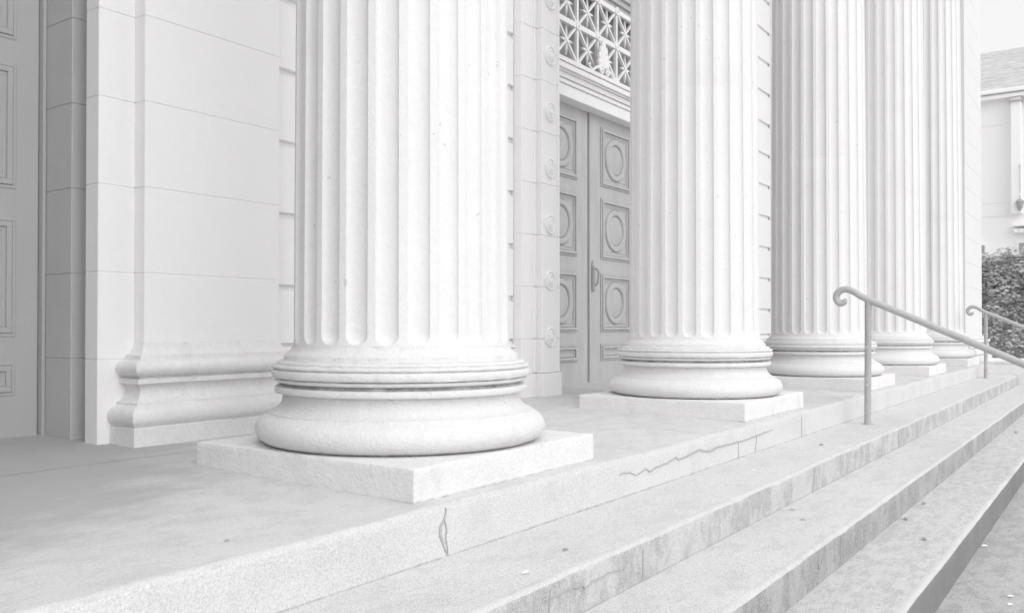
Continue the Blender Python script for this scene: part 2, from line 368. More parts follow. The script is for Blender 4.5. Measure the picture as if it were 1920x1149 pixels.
def column_shaft():
    NF, per = 24, 18; seg = NF * per; off = R(177.5)
    fil = 0.25; D = 0.027
    zs = [0.562, 0.566, 0.570, 0.574, 0.578, 0.583, 0.588, 0.594, 0.600, 0.607, 0.615, 0.623, 0.632, 0.645, 0.68]
    zs += [0.8 + 0.2 * i for i in range(8)] + [2.396, 2.40, 2.404] + [2.6 + 0.4 * i for i in range(11)] + [7.5, 8.5, 9.4]
    verts, faces = [], []
    pitch = 2 * math.pi / NF
    for z in zs:
        t = (z - 0.56) / 8.9; R0 = 0.4965 - 0.055 * t ** 1.25
        if z < 0.58: R0 += 0.0015 * (0.58 - z) / 0.018
        if abs(z - 2.4) < 0.001: R0 -= 0.0006
        hw = R0 * pitch * (1 - fil) / 2
        for k in range(seg):
            # sample flutes with extra points near the arrises
            f, i = divmod(k, per)
            if i < 3: u = -0.5 * pitch * fil + pitch * fil * i / 3
            else: 
                q = (i - 3) / (per - 3); u = 0.5 * pitch * fil + pitch * (1 - fil) * (0.5 - 0.5 * math.cos(math.pi * q)) 
            a = off + f * pitch + u
            x = (u - pitch / 2) * R0      # arc distance from the flute's centre line
            zb = 0.570 + hw
            dd = math.hypot(x, max(0, zb - z)) / hw
            dep = D * math.sqrt(max(0, 1 - dd * dd)) ** 0.9 if dd < 1 else 0
            rr = R0 - dep + N3(math.cos(a) * 12, math.sin(a) * 12, z * 3) * 0.0012
            verts.append((rr * math.cos(a), rr * math.sin(a), z))
    for i in range(len(zs) - 1):
        for k in range(seg):
            j = (k + 1) % seg; faces.append((i * seg + k, i * seg + j, (i + 1) * seg + j, (i + 1) * seg + k))
    return verts, faces
def plinth_mesh(seed):
    a = 0.65; n = 40; zt = 0.1284; ch = 0.007
    verts, faces = [], []
    loops = [(a, None), (a, 0.02), (a, 0.05), (a, 0.08), (a, 0.105), (a, zt - ch), (a - ch * 0.3, zt - ch * 0.3), (a - ch, zt), (a - 0.03, zt), (0.35, zt)]
    for L, (r, z) in enumerate(loops):
        for sd_ in range(4):
            for k in range(n):
                t = -1 + 2 * k / n
                x, y = ((t, -1), (1, t), (-t, 1), (-1, -t))[sd_]
                x *= r; y *= r
                zz = (fz(y) - 0.015) if z is None else max(z, 0) + (fz(y) * max(0, 1 - z / 0.11) if z < 0.11 else 0)
                d = N3(x * 8 + seed, y * 8, (z or 0) * 14) * 0.005 + N3(x * 28 + seed, y * 28, (z or 0) * 40) * 0.003 + max(0, N3(x * 16 + seed, y * 16, 9) - 0.28) * (0.03 if L in (5, 6, 7) else 0.0)
                e = 1 if L in (5, 6, 7) else 0.5
                # chipped corners
                cn = max(0, (abs(x) + abs(y)) / (2 * r) - 0.985) * 15
                k_ = 1 - (d * e + cn * 0.004) / a if L < 8 else 1
                verts.append((x * k_, y * k_, zz + (N3(x * 20 + seed, y * 20, 7) * 0.002 if L in (5, 6, 7) else 0)))
    m_ = 4 * n
    for i in range(len(loops) - 1):
        for k in range(m_):
            j = (k + 1) % m_; faces.append((i * m_ + k, i * m_ + j, (i + 1) * m_ + j, (i + 1) * m_ + k))
    return verts, faces
LAB = {1: 'huge fluted white column nearest in front of the stone pilaster', 2: 'second fluted white column, left of the crack-free end of the door panels',
       3: 'third', 4: 'fourth', 5: 'fifth'}
LAB = {0: 'fluted white column at the far left corner of the porch, added out of view to shade the left bay',  # the first is an unseen column, put in for its effect on the light
       1: 'largest fluted white column, nearest the viewer, in front of the stone pilaster',
       2: 'fluted white column partly covering the right leaf of the pale panelled door',
       3: 'fluted white column with dark shaded left flutes, behind the nearer handrail post',
       4: 'fluted white column just right of the nearer handrail post',
       5: 'farthest and narrowest fluted column, beside the plain end pier'}
shv, shf = column_shaft()
proto = None
for i in (1, 2, 3, 4, 5, 0):
    if proto is None:
        root = thing('fluted_column', LAB[i], 'column', (0, 0, 0), 'fluted columns along the porch')
        v, f = plinth_mesh(3); mk('plinth', v, f, M['plinth'], root, True, 30)
        v, f = column_base(2); mk('moulded_base', v, f, M['column'], root, True, 55)
        mk('shaft', shv, shf, M['shaft'], root, True, 28)
        cap = MB().lathe([(0.44, 9.4), (0.47, 9.42), (0.47, 9.45), (0.44, 9.47), (0.46, 9.5), (0.55, 9.6), (0.56, 9.64)], (0, 0, 0)).box(-0.58, 0.58, -0.58, 0.58, 9.64, 9.74, 0.01)
        cap.build('capital', M['column'], root, True)
        proto = root
    else:
        root = copy_tree(proto); root['label'] = LAB[i]
    root.location = (CX[i], 0, 0)
    if i: root.rotation_euler.z = 0

# ------------------------------------------------------------------ the building behind
bld = thing('stone_building', 'pale stone temple-fronted building with pilasters and tall doors behind the columns', 'building', (4.98, 1.5, 0))
def bp(mb, name, m, parent=bld, smooth=False, angle=35):
    o = mb.build(name, m, parent, smooth, angle)
    if parent is bld: o.matrix_parent_inverse = Matrix.Translation((-4.98, -1.5, 0))
    return o
bpar = bld
CO = 0.449; J0 = 0.028       # course height; courses lie at J0 + k*CO
def courses(z0, z1, first=None):
    zs = [z0]; k = 0
    while J0 + k * CO < z1 - 0.05:
        z = J0 + k * CO
        if z > z0 + 0.08: zs.append(z)
        k += 1
    zs.append(z1); return zs
def coursed(mb, x0, x1, y0, y1, z0, z1, gap=0.0018, bev=0.003, inset=0.008):
    zs = courses(z0, z1)
    for a, b in zip(zs, zs[1:]): mb.box(x0, x1, y0, y1, a + gap / 2, b - gap / 2, bev, 1)
    return mb
def joints_back(mb, x0, x1, y0, y1, z0, z1, i=0.004): mb.box(x0 + i, x1 - i, y0 + i, y1 + 0.001, z0, z1)
# pilasters at 0 and 9.96
def pil_profile_base(xc):
    """mitred moulded base round three sides of a pilaster: e = projection, z"""
    pr = [(0.135, 0.0), (0.135, 0.132), (0.125, 0.138), (0.130, 0.145), (0.145, 0.16), (0.150, 0.18), (0.148, 0.205), (0.135, 0.226), (0.112, 0.240), (0.098, 0.246),
          (0.098, 0.258), (0.090, 0.262), (0.074, 0.272), (0.060, 0.290), (0.052, 0.312), (0.050, 0.335), (0.056, 0.350), (0.085, 0.354), (0.085, 0.378), (0.066, 0.381),
          (0.066, 0.386), (0.088, 0.396), (0.104, 0.412), (0.109, 0.430), (0.104, 0.450), (0.090, 0.464), (0.068, 0.473), (0.052, 0.475), (0.052, 0.498), (0.038, 0.503), (0.022, 0.515), (0.010, 0.535), (0.0, 0.565)]
    h = 0.44; yf = 1.41; yb = 1.52; verts, faces = [], []
    for e, z in pr:
        path = [(xc - h - e, yb), (xc - h - e, yf - e), (xc + h + e, yf - e), (xc + h + e, yb)]
        pts = []
        for a, b, nn in ((path[0], path[1], 6), (path[1], path[2], 40), (path[2], path[3], 6)):
            for k in range(nn): pts.append((a[0] + (b[0] - a[0]) * k / nn, a[1] + (b[1] - a[1]) * k / nn))
        pts.append(path[3])
        for x, y in pts:
            d = N3(x * 14, y * 14, z * 22) * 0.003
            verts.append((x, y + d * 0.6, z + N3(x * 11, y * 3, z * 5) * 0.001))
    m_ = len(pts)
    for i in range(len(pr) - 1):
        for k in range(m_ - 1): faces.append((i * m_ + k, i * m_ + k + 1, (i + 1) * m_ + k + 1, (i + 1) * m_ + k))
    return verts, faces
for xc in (0.0, 9.96):
    mb = MB(); joints_back(mb, xc - 0.44, xc + 0.44, 1.41, 1.52, 0.5, 9.84)
    o_back = bp(mb, 'pilaster', M['wall'])
    mb = MB(); coursed(mb, xc - 0.44, xc + 0.44, 1.41, 1.52, 0.555, 9.84); mb.build('shaft', M['wall'], o_back)
    v, f = pil_profile_base(xc); mk('moulded_base', v, f, M['pilbase'], o_back, True, 40)
# rusticated walls
def rust(x0, x1):
    mb = MB(); mb.box(x0, x1, 1.53, 2.2, -0.05, 9.84)
    wl = bp(mb, 'wall', M['wall'])
    mb = MB(); mb.box(x0, x1, 1.47, 1.54, 0.0, 0.462, 0.004)
    mb.box(x0, x1, 1.478, 1.54, 0.466, 0.50, 0.006)
    mb.build('wall_base', M['wall'], wl)
    zs = [0.503, 0.542 + 0.01]
    mb = MB(); tops = [0.542 + 0.0] + [0.904 + 0.448 * k for k in range(20)]
    mb.box(x0, x1, 1.515, 1.54, 0.50, 0.52)
    for a, b in zip(tops, tops[1:]): mb.box(x0, x1, 1.50, 1.54, a + 0.0, b - 0.046, 0.005, 1)
    mb.build('rusticated_blocks', M['wall'], wl)
    return wl
rust(0.44, 3.02); rust(6.94, 9.52)
# plain flank beside the pilasters and stepped recesses of the side doors
def flank(xw, sg):
    """xw: wall edge nearest the pilaster, sg: -1 recess lies to the left"""
    xe = xw + sg * 0.20; xr = xe + sg * 0.07
    xs = sorted((xw, xe)); mb = MB(); joints_back(mb, xs[0], xs[1], 1.5, 1.62, 0, 9.84)
    o = bp(mb, 'wall', M['wall'])
    mb = MB(); coursed(mb, xs[0], xs[1], 1.5, 1.62, -0.02, 9.84)
    mb.build('stone_courses', M['wall'], o)
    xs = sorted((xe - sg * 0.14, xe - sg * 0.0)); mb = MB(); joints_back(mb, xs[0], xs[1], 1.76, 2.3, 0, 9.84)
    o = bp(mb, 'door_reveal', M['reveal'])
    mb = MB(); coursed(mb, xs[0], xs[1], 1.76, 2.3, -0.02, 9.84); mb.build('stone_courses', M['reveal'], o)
flank(-0.44, -1); flank(-0.44 - 2.44, 1) ; flank(10.40, 1); flank(12.84, -1)
bp(MB().box(-4.6, -2.88, 1.5, 2.2, -0.05, 9.84), 'wall', M['wall'])
bp(MB().box(12.84, 14.5, 1.5, 2.2, -0.05, 9.84), 'wall', M['wall'])
# lintel walls over the three doors, back wall
for x0, x1, zb in ((3.52, 6.44, 5.0), (-2.68, -0.64, 5.0), (10.6, 12.64, 5.0)):
    bp(MB().box(x0, x1, 1.62, 2.2, zb, 9.84), 'lintel_wall', M['wall'])
bp(MB().box(-4.6, 14.6, 2.3, 2.6, -0.1, 9.84), 'rear_wall', M['metal'])
# entablature and ceiling, out of view, raised to let more sky light in
mb = MB(); mb.box(-6.4, 16.4, -0.55, 0.55, 9.74, 11.1, 0.01); mb.box(-6.6, 16.6, -0.8, 2.4, 11.1, 11.35, 0.02)
bp(mb, 'raised_unseen_entablature', M['wall'])
bp(MB().box(-4.5, 14.5, 0.55, 2.6, 9.85, 10.0), 'raised_unseen_ceiling', M['lime'])

# ------------------------------------------------------------------ doors
def ring_xz(mb, cx, y, cz, r0, r1, h, seg=48):
    mb.lathe([(r0, 0), (r0 + (r1 - r0) * 0.15, -h * 0.8), (r0 + (r1 - r0) * 0.5, -h), (r0 + (r1 - r0) * 0.85, -h * 0.8), (r1, 0)], (cx, y, cz), 'Y', seg)
def frame(mb, x0, x1, z0, z1, y, wd, h):
    """raised frame; y = face it stands on, h = how far it comes forward"""
    mb.box(x0, x1, y - h, y + 0.004, z1 - wd, z1, 0.003, 1); mb.box(x0, x1, y - h, y + 0.004, z0, z0 + wd, 0.003, 1)
    mb.box(x0, x0 + wd, y - h - 0.0006, y + 0.004, z0 + wd * 0.9, z1 - wd * 0.9, 0.003, 1); mb.box(x1 - wd, x1, y - h - 0.0006, y + 0.004, z0 + wd * 0.9, z1 - wd * 0.9, 0.003, 1)
def door_leaf(x0, x1, yd, m, px0, px1, top=2.975, bottom=0.05, k=1.0):
    leaf = bp(MB().box(x0, x1, yd, yd + 0.05, bottom, top, 0.004, 1), 'door_leaf', m)
    cx = (px0 + px1) / 2
    for z0, z1, rnd in ((0.28, 0.457, 0), (0.592, 1.221, 1), (1.377, 2.04, 1), (2.17, 2.815, 1)):
        # recessed field: a stepped moulding standing round it
        rings = []
        mb = MB(); frame(mb, px0, px1, z0, z1, yd, 0.018, 0.012 * k); frame(mb, px0 + 0.02, px1 - 0.02, z0 + 0.02, z1 - 0.02, yd, 0.028, 0.026 * k)
        frame(mb, px0 + 0.052, px1 - 0.052, z0 + 0.052, z1 - 0.052, yd, 0.018, 0.010 * k)
        if rnd:
            frame(mb, px0 + 0.085, px1 - 0.085, z0 + 0.085, z1 - 0.085, yd, 0.008, 0.006)
            ring_xz(mb, cx, yd + 0.002, (z0 + z1) / 2, 0.165, 0.235, 0.026 * k)
            mb.lathe([(0.16, 0.0), (0.155, -0.006), (0.15, -0.008), (0.02, -0.008)], (cx, yd + 0.002, (z0 + z1) / 2), 'Y', 40)
            rings.append((cx, (z0 + z1) / 2))
            for dz in (-0.06, 0.06): mb.box(cx - 0.14, cx + 0.14, yd - 0.0072, yd - 0.005, (z0 + z1) / 2 + dz, (z0 + z1) / 2 + dz + 0.004)
        p = mb.build('panel', m, leaf, True, 30)
        # dark quirk lines between the mouldings
        mb = MB()
        for a, b, c, d in ((px0 - .003, px1 + .003, z0 - .003, z1 + .003), (px0 + .0185, px1 - .0185, z0 + .0185, z1 - .0185), (px0 + .049, px1 - .049, z0 + .049, z1 - .049)):
            mb.box(a, b, yd - 0.0035 * k, yd + 0.003, c, c + 0.006); mb.box(a, b, yd - 0.0035 * k, yd + 0.003, d - 0.006, d)
            mb.box(a, a + 0.006, yd - 0.0036 * k, yd + 0.003, c + .005, d - .005); mb.box(b - 0.006, b, yd - 0.0036 * k, yd + 0.003, c + .005, d - .005)
        for rx, rz in rings:
            for q0, q1 in ((0.160, 0.168), (0.233, 0.241)): mb.lathe([(q0, 0.003), (q0, -0.0045 * k), (q1, -0.0045 * k), (q1, 0.003)], (rx, yd, rz), 'Y', 48)
        mb.build('moulding_shadow_gap', M['groove'] if m is M['door'] else M['doordark'], p)
    return leaf
rl = door_leaf(4.984, 6.10, 1.90, M['door'], 5.21, 5.88)
ll = door_leaf(3.86, 4.958, 1.912, M['door'], 4.08, 4.735)
bp(MB().box(4.957, 4.985, 1.93, 1.99, 0.05, 2.98), 'door_gap', M['groove'])
def handle(x, y, parent):
    mb = MB()
    mb.lathe([(0.0, -0.012), (0.016, -0.010), (0.02, 0), (0.02, 0.004)], (x, y, 1.335), 'Y', 16)
    h = mb.build('handle', M['metal'], parent, True)
    t = tube([(x, y - 0.006, 1.29), (x, y - 0.012, 1.275), (x, y - 0.012, 1.07), (x, y - 0.006, 1.04)], 0.018, 'backplate', M['metal'], h, taper=lambda u: 0.012 + 0.010 * math.sin(math.pi * u) + 0.006 * (1 if u < 0.2 or u > 0.8 else 0))
    tube([(x + 0.005, y - 0.02, 1.262), (x + 0.012, y - 0.045, 1.262), (x + 0.02, y - 0.065, 1.23), (x + 0.02, y - 0.065, 1.17), (x + 0.015, y - 0.055, 1.105), (x, y - 0.015, 1.075)], 0.011, 'grip', M['metal'], h)
handle(5.035, 1.90, rl)
# side doors (dark)
for xc in (-1.66, 11.62):
    l1 = door_leaf(xc + 0.005, xc + 0.997, 2.06, M['doordark'], xc + 0.15, xc + 0.878, k=0.4)
    l2 = door_leaf(xc - 0.997, xc - 0.005, 2.065, M['doordark'], xc - 0.878, xc - 0.15, k=0.4)
    mb = MB()
    for s_ in (-1, 1):
        xs = sorted((xc + s_ * 1.0, xc + s_ * 1.018)); mb.box(xs[0], xs[1], 2.02, 2.2, 0, 5, 0.003, 1)
    mb.box(xc - 0.978, xc + 0.978, 2.02, 2.2, 2.98, 3.2, 0.01); mb.box(xc - 0.978, xc + 0.978, 2.1, 2.15, 3.2, 5.0)
    bp(mb, 'door_frame', M['doordark'])

# centre door surround with rosettes (two mirrored jambs)
def jamb(sg):
    X = lambda d: 4.98 + sg * d
    def bx(mb, d0, d1, y0, y1, z0, z1, bev=0.003, **k):
        a, b = sorted((X(d0), X(d1))); return mb.box(a, b, y0, y1, z0, z1, bev, 1)
    mb = MB(); bx(mb, 1.465, 1.955, 1.43, 2.2, 0.0, 9.84, 0)
    j = bp(mb, 'door_surround', M['wall'])
    mb = MB()
    zs = [0.245, 0.542, 0.99, 1.438, 1.886, 2.334, 2.782, 3.23, 3.678, 4.126, 4.574, 5.2]
    for a, b in zip(zs, zs[1:]):
        bx(mb, 1.78, 1.96, 1.42, 1.5, a + 0.0008, b - 0.0008)                     # outer band
        bx(mb, 1.745, 1.785, 1.405, 1.5, a + 0.0008, b - 0.0008, 0.008)             # roll between
        bx(mb, 1.46, 1.745, 1.362, 1.45, a + 0.0008, b - 0.0008)                    # rosette band
    for a, b in zip(zs, zs[1:]):
        bx(mb, 1.460, 1.495, 1.350, 1.37, a + 0.0008, b - 0.0008, 0.006)
        bx(mb, 1.715, 1.746, 1.350, 1.37, a + 0.0008, b - 0.0008, 0.006)
    bx(mb, 1.46, 1.745, 1.35, 1.5, 5.0, 5.3, 0.01)
    mb.build('jamb_stones', M['wall'], j)
    mb = MB(); bx(mb, 1.447, 1.75, 1.337, 1.5, 0.0, 0.242, 0.005); bx(mb, 1.75, 1.962, 1.408, 1.5, 0.0, 0.242, 0.004)
    mb.build('jamb_base', M['wall'], j)
    for k in range(10):
        mb = MB(); zc = 0.556 + 0.4928 * k; xc = X(1.605)
        mb.lathe([(0.088, 0.004), (0.088, -0.010), (0.081, -0.018), (0.070, -0.017), (0.066, -0.009), (0.060, -0.009), (0.055, -0.019), (0.044, -0.022), (0.040, -0.013), (0.034, -0.013), (0.029, -0.024), (0.014, -0.027), (0.0, -0.028)], (xc, 1.362, zc), 'Y', 28)
        mb.build('rosette', M['wall'], j, True, 40)
    mb = MB(); bx(mb, 1.13, 1.47, 1.86, 2.0, 0.0, 9.84, 0.004); bx(mb, 1.11, 1.15, 1.835, 1.9, 0.05, 2.97, 0.006)
    mb.build('door_post', M['door'], j)
jamb(-1); jamb(1)
# door head: fascia and cornice
mb = MB()
for y0, z0, z1 in ((1.765, 2.925, 3.035), (1.775, 3.035, 3.05), (1.755, 3.05, 3.085), (1.77, 3.085, 3.10), (1.745, 3.10, 3.15), (1.715, 3.15, 3.165), (1.69, 3.165, 3.215), (1.70, 3.215, 3.225), (1.68, 3.225, 3.268)):
    mb.box(3.53, 6.43, y0, 1.98, z0 + 0.0005, z1 - 0.0005, 0.003, 1)
bp(mb, 'door_head', M['white'])
# transom grille
gy = 1.81; rows = (3.315, 3.707, 4.10); nod = [4.98 + 0.4135 * k for k in range(-3, 4)]
mb = MB().box(3.55, 6.41, 1.93, 1.94, 3.26, 5.0); gl = bp(mb, 'transom_window', M['glass'])
for grp in (0, 1):
    mb = MB(); zr = [z + grp * 1.06 for z in rows]
    for z in zr: mb.bar((3.6, gy, z), (6.36, gy, z), 0.052 if z != zr[0] else 0.035, 0.04)
    for x in nod: mb.bar((x, gy, zr[0]), (x, gy, zr[2]), 0.036, 0.032)
    for i in range(len(nod) - 1):
        for j in range(2):
            x0, x1, z0, z1 = nod[i], nod[i + 1], zr[j], zr[j + 1]; xm, zm = (x0 + x1) / 2, (z0 + z1) / 2
            if grp == 0 and j == 0 and nod[i] < 4.98 and nod[i + 1] > 4.9 and False: continue
            mb.bar((x0, gy + .003, z0), (x1, gy + .003, z1), 0.024, 0.03); mb.bar((x0, gy - .003, z1), (x1, gy - .003, z0), 0.024, 0.03)
            for dx, dz in ((0, .15), (0, -.15), (.125, 0), (-.125, 0)):
                # leaf-shaped spike
                a = Vector((xm, gy - 0.012, zm)); b = Vector((xm + dx, gy - 0.012, zm + dz)); d = (b - a); t = Vector((d.z, 0, -d.x)).normalized() * 0.013
                pts = [a, a + d * 0.45 + t, b, a + d * 0.45 - t]
                vv = [mb.bm.verts.new(p) for p in pts] + [mb.bm.verts.new(p + Vector((0, 0.02, 0))) for p in pts]
                mb.bm.faces.new(vv[:4]); mb.bm.faces.new(vv[4:][::-1])
                for q in range(4): mb.bm.faces.new((vv[q], vv[4 + q], vv[4 + (q + 1) % 4], vv[(q + 1) % 4]))
    gr = bp(mb, 'transom_grille', M['white'])
    for x in nod[1:-1]:
        for z in zr:
            m2 = MB(); m2.lathe([(0.045, 0), (0.045, -0.012), (0.032, -0.018), (0.026, -0.010), (0.018, -0.012), (0.012, -0.024), (0.0, -0.026)], (x, gy - 0.018, z), 'Y', 18)
            m2.build('grille_boss', M['white'], gr, True, 40)
mb = MB()
for y0, z0, z1 in ((1.80, 4.135, 4.175), (1.77, 4.175, 4.235), (1.74, 4.235, 4.30), (1.78, 4.30, 4.33)): mb.box(3.53, 6.43, y0, 1.95, z0 + .0005, z1 - .0005, 0.003, 1)
bp(mb, 'transom_rail', M['door'])
# shell ornament over the door, with scrolls
shell = MB(); cx, cz, hy = 4.96, 3.335, 1.735; nl = 9
for k in range(nl):
    a = R(-80 + 160 * k / (nl - 1)); L = 0.31 - 0.14 * abs(math.sin(a)); 
    p0 = Vector((cx, hy, cz)); p1 = p0 + Vector((math.sin(a) * L * 0.62, -0.015, math.cos(a) * L))
    d = (p1 - p0); t = Vector((d.z, 0, -d.x)).normalized()
    ring = []
    for u, wv in ((0.0, 0.010), (0.3, 0.026), (0.65, 0.040), (0.9, 0.036), (0.99, 0.018), (1.0, 0.002)):
        c0 = p0 + d * u; ring.append([shell.bm.verts.new(c0 + t * wv * math.cos(q) + Vector((0, -1, 0)) * wv * 0.7 * math.sin(q)) for q in [math.pi * i / 4 for i in range(8)]])
    for r0, r1 in zip(ring, ring[1:]):
        for i in range(8): shell.bm.faces.new((r0[i], r0[(i + 1) % 8], r1[(i + 1) % 8], r1[i]))
orn = shell.build('shell_ornament', M['white'], gr, True, 60)
sp = lambda sx, sc, n=26: [(cx + sx * (0.055 + sc * (0.2 + 0.055 * (1 - i / n)) * 0 + (0.045 + 0.035) + (0.012 + 0.036 * (1 - i / n)) * math.cos(i * 0.5) * 1.0) , hy - 0.03, 3.325 + (0.012 + 0.036 * (1 - i / n)) * math.sin(i * 0.5)) for i in range(n)]
for sx in (-1, 1):
    c1 = [(cx + sx * (0.055 + (0.010 + 0.035 * i / 14) * math.cos(i * 0.62)), hy - 0.03, 3.32 + (0.010 + 0.035 * i / 14) * math.sin(i * 0.62)) for i in range(15)]
    tube(c1, 0.012, 'scroll', M['white'], orn, 8, 3)
    tube([(cx + sx * 0.09, hy - 0.02, 3.345), (cx + sx * 0.15, hy - 0.02, 3.335), (cx + sx * 0.20, hy - 0.015, 3.30), (cx + sx * 0.25, hy - 0.015, 3.295), (cx + sx * 0.29, hy - 0.015, 3.33), (cx + sx * 0.27, hy - 0.015, 3.35)], 0.013, 'scroll', M['white'], orn, 8, 5, taper=lambda u: 0.018 - 0.008 * u)

# ------------------------------------------------------------------ end piers, cheek walls
def pier(x0, x1, label):
    root = thing('end_pier', label, 'pier', ((x0 + x1) / 2, 0.5, 0), 'end piers of the porch')
    off = Vector(((x0 + x1) / 2, 0.5, 0))
    def add(mb, n, m, par=root):
        o = mb.build(n, m, par); o.matrix_parent_inverse = Matrix.Translation(-off) if par is root else Matrix(); return o
    mb = MB(); joints_back(mb, x0, x1, -0.37, 2.39, 0.0, 11.09, 0.006); sh = add(mb, 'shaft', M['pier'])
    mb = MB(); coursed(mb, x0, x1, -0.37, 2.39, 0.46, 11.09); mb.build('stone_courses', M['pier'], sh)
    mb = MB()
    for e, z0, z1 in ((0.16, -0.02, 0.13), (0.19, 0.13, 0.24), (0.11, 0.24, 0.34), (0.13, 0.345, 0.40), (0.06, 0.40, 0.46)):
        mb.box(x0 - min(e, .12), x1 + e, -0.37 - e, 2.4, z0, z1, min(0.03, (z1 - z0) * 0.3), 3)
    add(mb, 'moulded_base', M['pier'])
pier(14.46, 16.6, 'plain white stone end pier rising beside the farthest column')
pier(-6.64, -4.5, 'plain white stone end pier at the near end of the porch, added out of view to block light from the left')  # unseen pier, put in to hold back sky light from the left
ck = MB().box(14.452, 15.3, -3.4, -0.55, -0.9, 0.045, 0.012).box(15.3, 16.9, -3.4, 1.0, -0.9, 0.02, 0.012)
tag(ck.build('cheek_wall', M['plinth']), 'low pale stone cheek wall ending the steps on the right', 'wall')

# ------------------------------------------------------------------ handrails
def rail(label):
    root = thing('handrail', label, 'handrail', (0, -0.925, -0.195), 'scrolled handrails on the steps')
    o = Vector((0, -0.925, -0.195))
    T = lambda y, z: Vector((0, y, z)) - o
    k = 0.455
    top = 0.879
    path = [T(-0.728, 0.884), T(-0.738, 0.868), T(-0.722, 0.851), T(-0.695, 0.853), T(-0.673, 0.878), T(-0.668, 0.915), T(-0.688, 0.950), T(-0.725, 0.971), T(-0.768, 0.970), T(-0.815, 0.950), T(-0.87, 0.914), T(-0.934, top)]
    path += [T(-0.934 - d, top - k * d) for d in (0.1, 0.4, 0.8, 1.2, 1.45)]
    path += [T(-2.46, 0.20), T(-2.52, 0.17), T(-2.56, 0.12), T(-2.55, 0.08), T(-2.51, 0.065), T(-2.485, 0.09)]
    r = tube(path, 0.029, 'rail', M['rail'], root, 20, 6, taper=lambda u: 0.029 if u > 0.13 else 0.019 + 0.010 * (u / 0.13))
    tube([T(-0.925, -0.20), T(-0.93, 0.3), T(-0.934, top - 0.005)], 0.0275, 'post', M['post'], root, 20, 4)
    tube([T(-2.25, -0.715), T(-2.25, -0.2), T(-2.25, top - k * 1.316)], 0.0275, 'post', M['post'], root, 20, 4)
    mb = MB(); mb.lathe([(0.048, -0.002), (0.046, 0.004), (0.030, 0.007)], (0, 0, 0)); mb.build('base_collar', M['post'], root, True)
    return root
r1 = rail('nearer grey handrail with scrolled end and chipped post, in front of the fourth column'); r1.location.x = 4.88
r2 = copy_tree(r1); r2['label'] = 'farther grey metal handrail with a scrolled end, against the dark hedge'; r2.location = (13.0, -0.86, -0.195)

# ------------------------------------------------------------------ litter on the steps
def leaf_mesh():
    v = [(-0.02, 0, 0.002), (-0.008, 0.009, 0.007), (0.01, 0.008, 0.009), (0.024, 0, 0.004), (0.01, -0.009, 0.003), (-0.008, -0.008, 0.004)]
    v2 = [(x, y, z + 0.0015) for x, y, z in v]
    return v + v2, [(0, 5, 4, 3, 2, 1), (6, 7, 8, 9, 10, 11)] + [(i, (i + 1) % 6, 6 + (i + 1) % 6, 6 + i) for i in range(6)]
lv, lf = leaf_mesh()
def put(name, x, y, z, rot, sc, m, label, cat, group):
    o = mk(name, lv, lf, m); o.location = (x, y, z + 0.002); o.rotation_euler.z = rot; o.scale = (sc, sc, sc); tag(o, label, cat, group)
put('dead_leaf', 2.225, -1.841, -0.53, 0.4, 1.2, M['leafd'], 'dark curled leaf in the middle of the third tread down', 'leaf', 'dead leaves on the steps')
put('dead_leaf', 1.765, -1.259, -0.36, 1.2, 0.8, M['leafd'], 'small dark leaf on the second tread, the farther of two close together', 'leaf', 'dead leaves on the steps')
put('dead_leaf', 1.547, -1.385, -0.36, 2.2, 0.8, M['leafd'], 'small dark leaf on the second tread, the nearer of two close together', 'leaf', 'dead leaves on the steps')
put('dead_leaf', 3.273, -1.653, -0.53, -0.3, 1.0, M['leafd'], 'thin dark leaf against the foot of the third riser', 'leaf', 'dead leaves on the steps')
put('dead_leaf', 2.70, -1.655, -0.53, 0.2, 1.3, M['leafd'], 'long dark leaf tucked under the third riser', 'leaf', 'dead leaves on the steps')
put('dead_leaf', 3.278, -0.987, -0.195, -0.1, 1.2, M['leafd'], 'dark sliver of leaf on the first tread, left of the handrail post', 'leaf', 'dead leaves on the steps')
put('dead_leaf', -0.235, -1.039, -0.195, -0.3, 0.7, M['leafd'], 'tiny dark leaf on the first tread, right of the forked crack', 'leaf', 'dead leaves on the steps')
put('dead_leaf', -1.386, -0.563, fz(-0.563), -0.2, 0.45, M['leafd'], 'tiny dark fleck of leaf on the porch floor near the left nosing', 'leaf', 'dead leaves on the steps')
put('dead_leaf', 8.078, -1.742, -0.53, -0.2, 1.8, M['leafd'], 'dark leaf far along the third tread at the right edge of the photo', 'leaf', 'dead leaves on the steps')
put('pale_scrap', -0.575, -1.091, -0.195, -0.2, 0.8, M['chip'], 'pale scrap on the first tread below the forked crack', 'scrap', 'pale scraps on the steps')
put('pale_scrap', 1.919, -0.989, -0.195, -0.2, 0.8, M['chip'], 'pale scrap on the first tread under the long jagged crack', 'scrap', 'pale scraps on the steps')
put('pale_scrap', 3.046, -2.035, -0.71, -0.6, 1.1, M['chip'], 'pale scrap on the pavement against the lowest riser', 'scrap', 'pale scraps on the steps')
put('pale_scrap', 1.995, -2.277, -0.71, -0.8, 0.9, M['chip'], 'pale scrap on the pavement, upper of two near the corner', 'scrap', 'pale scraps on the steps')
put('pale_scrap', 1.843, -2.29, -0.71, -0.4, 0.9, M['chip'], 'pale scrap on the pavement, lower of two near the corner', 'scrap', 'pale scraps on the steps')

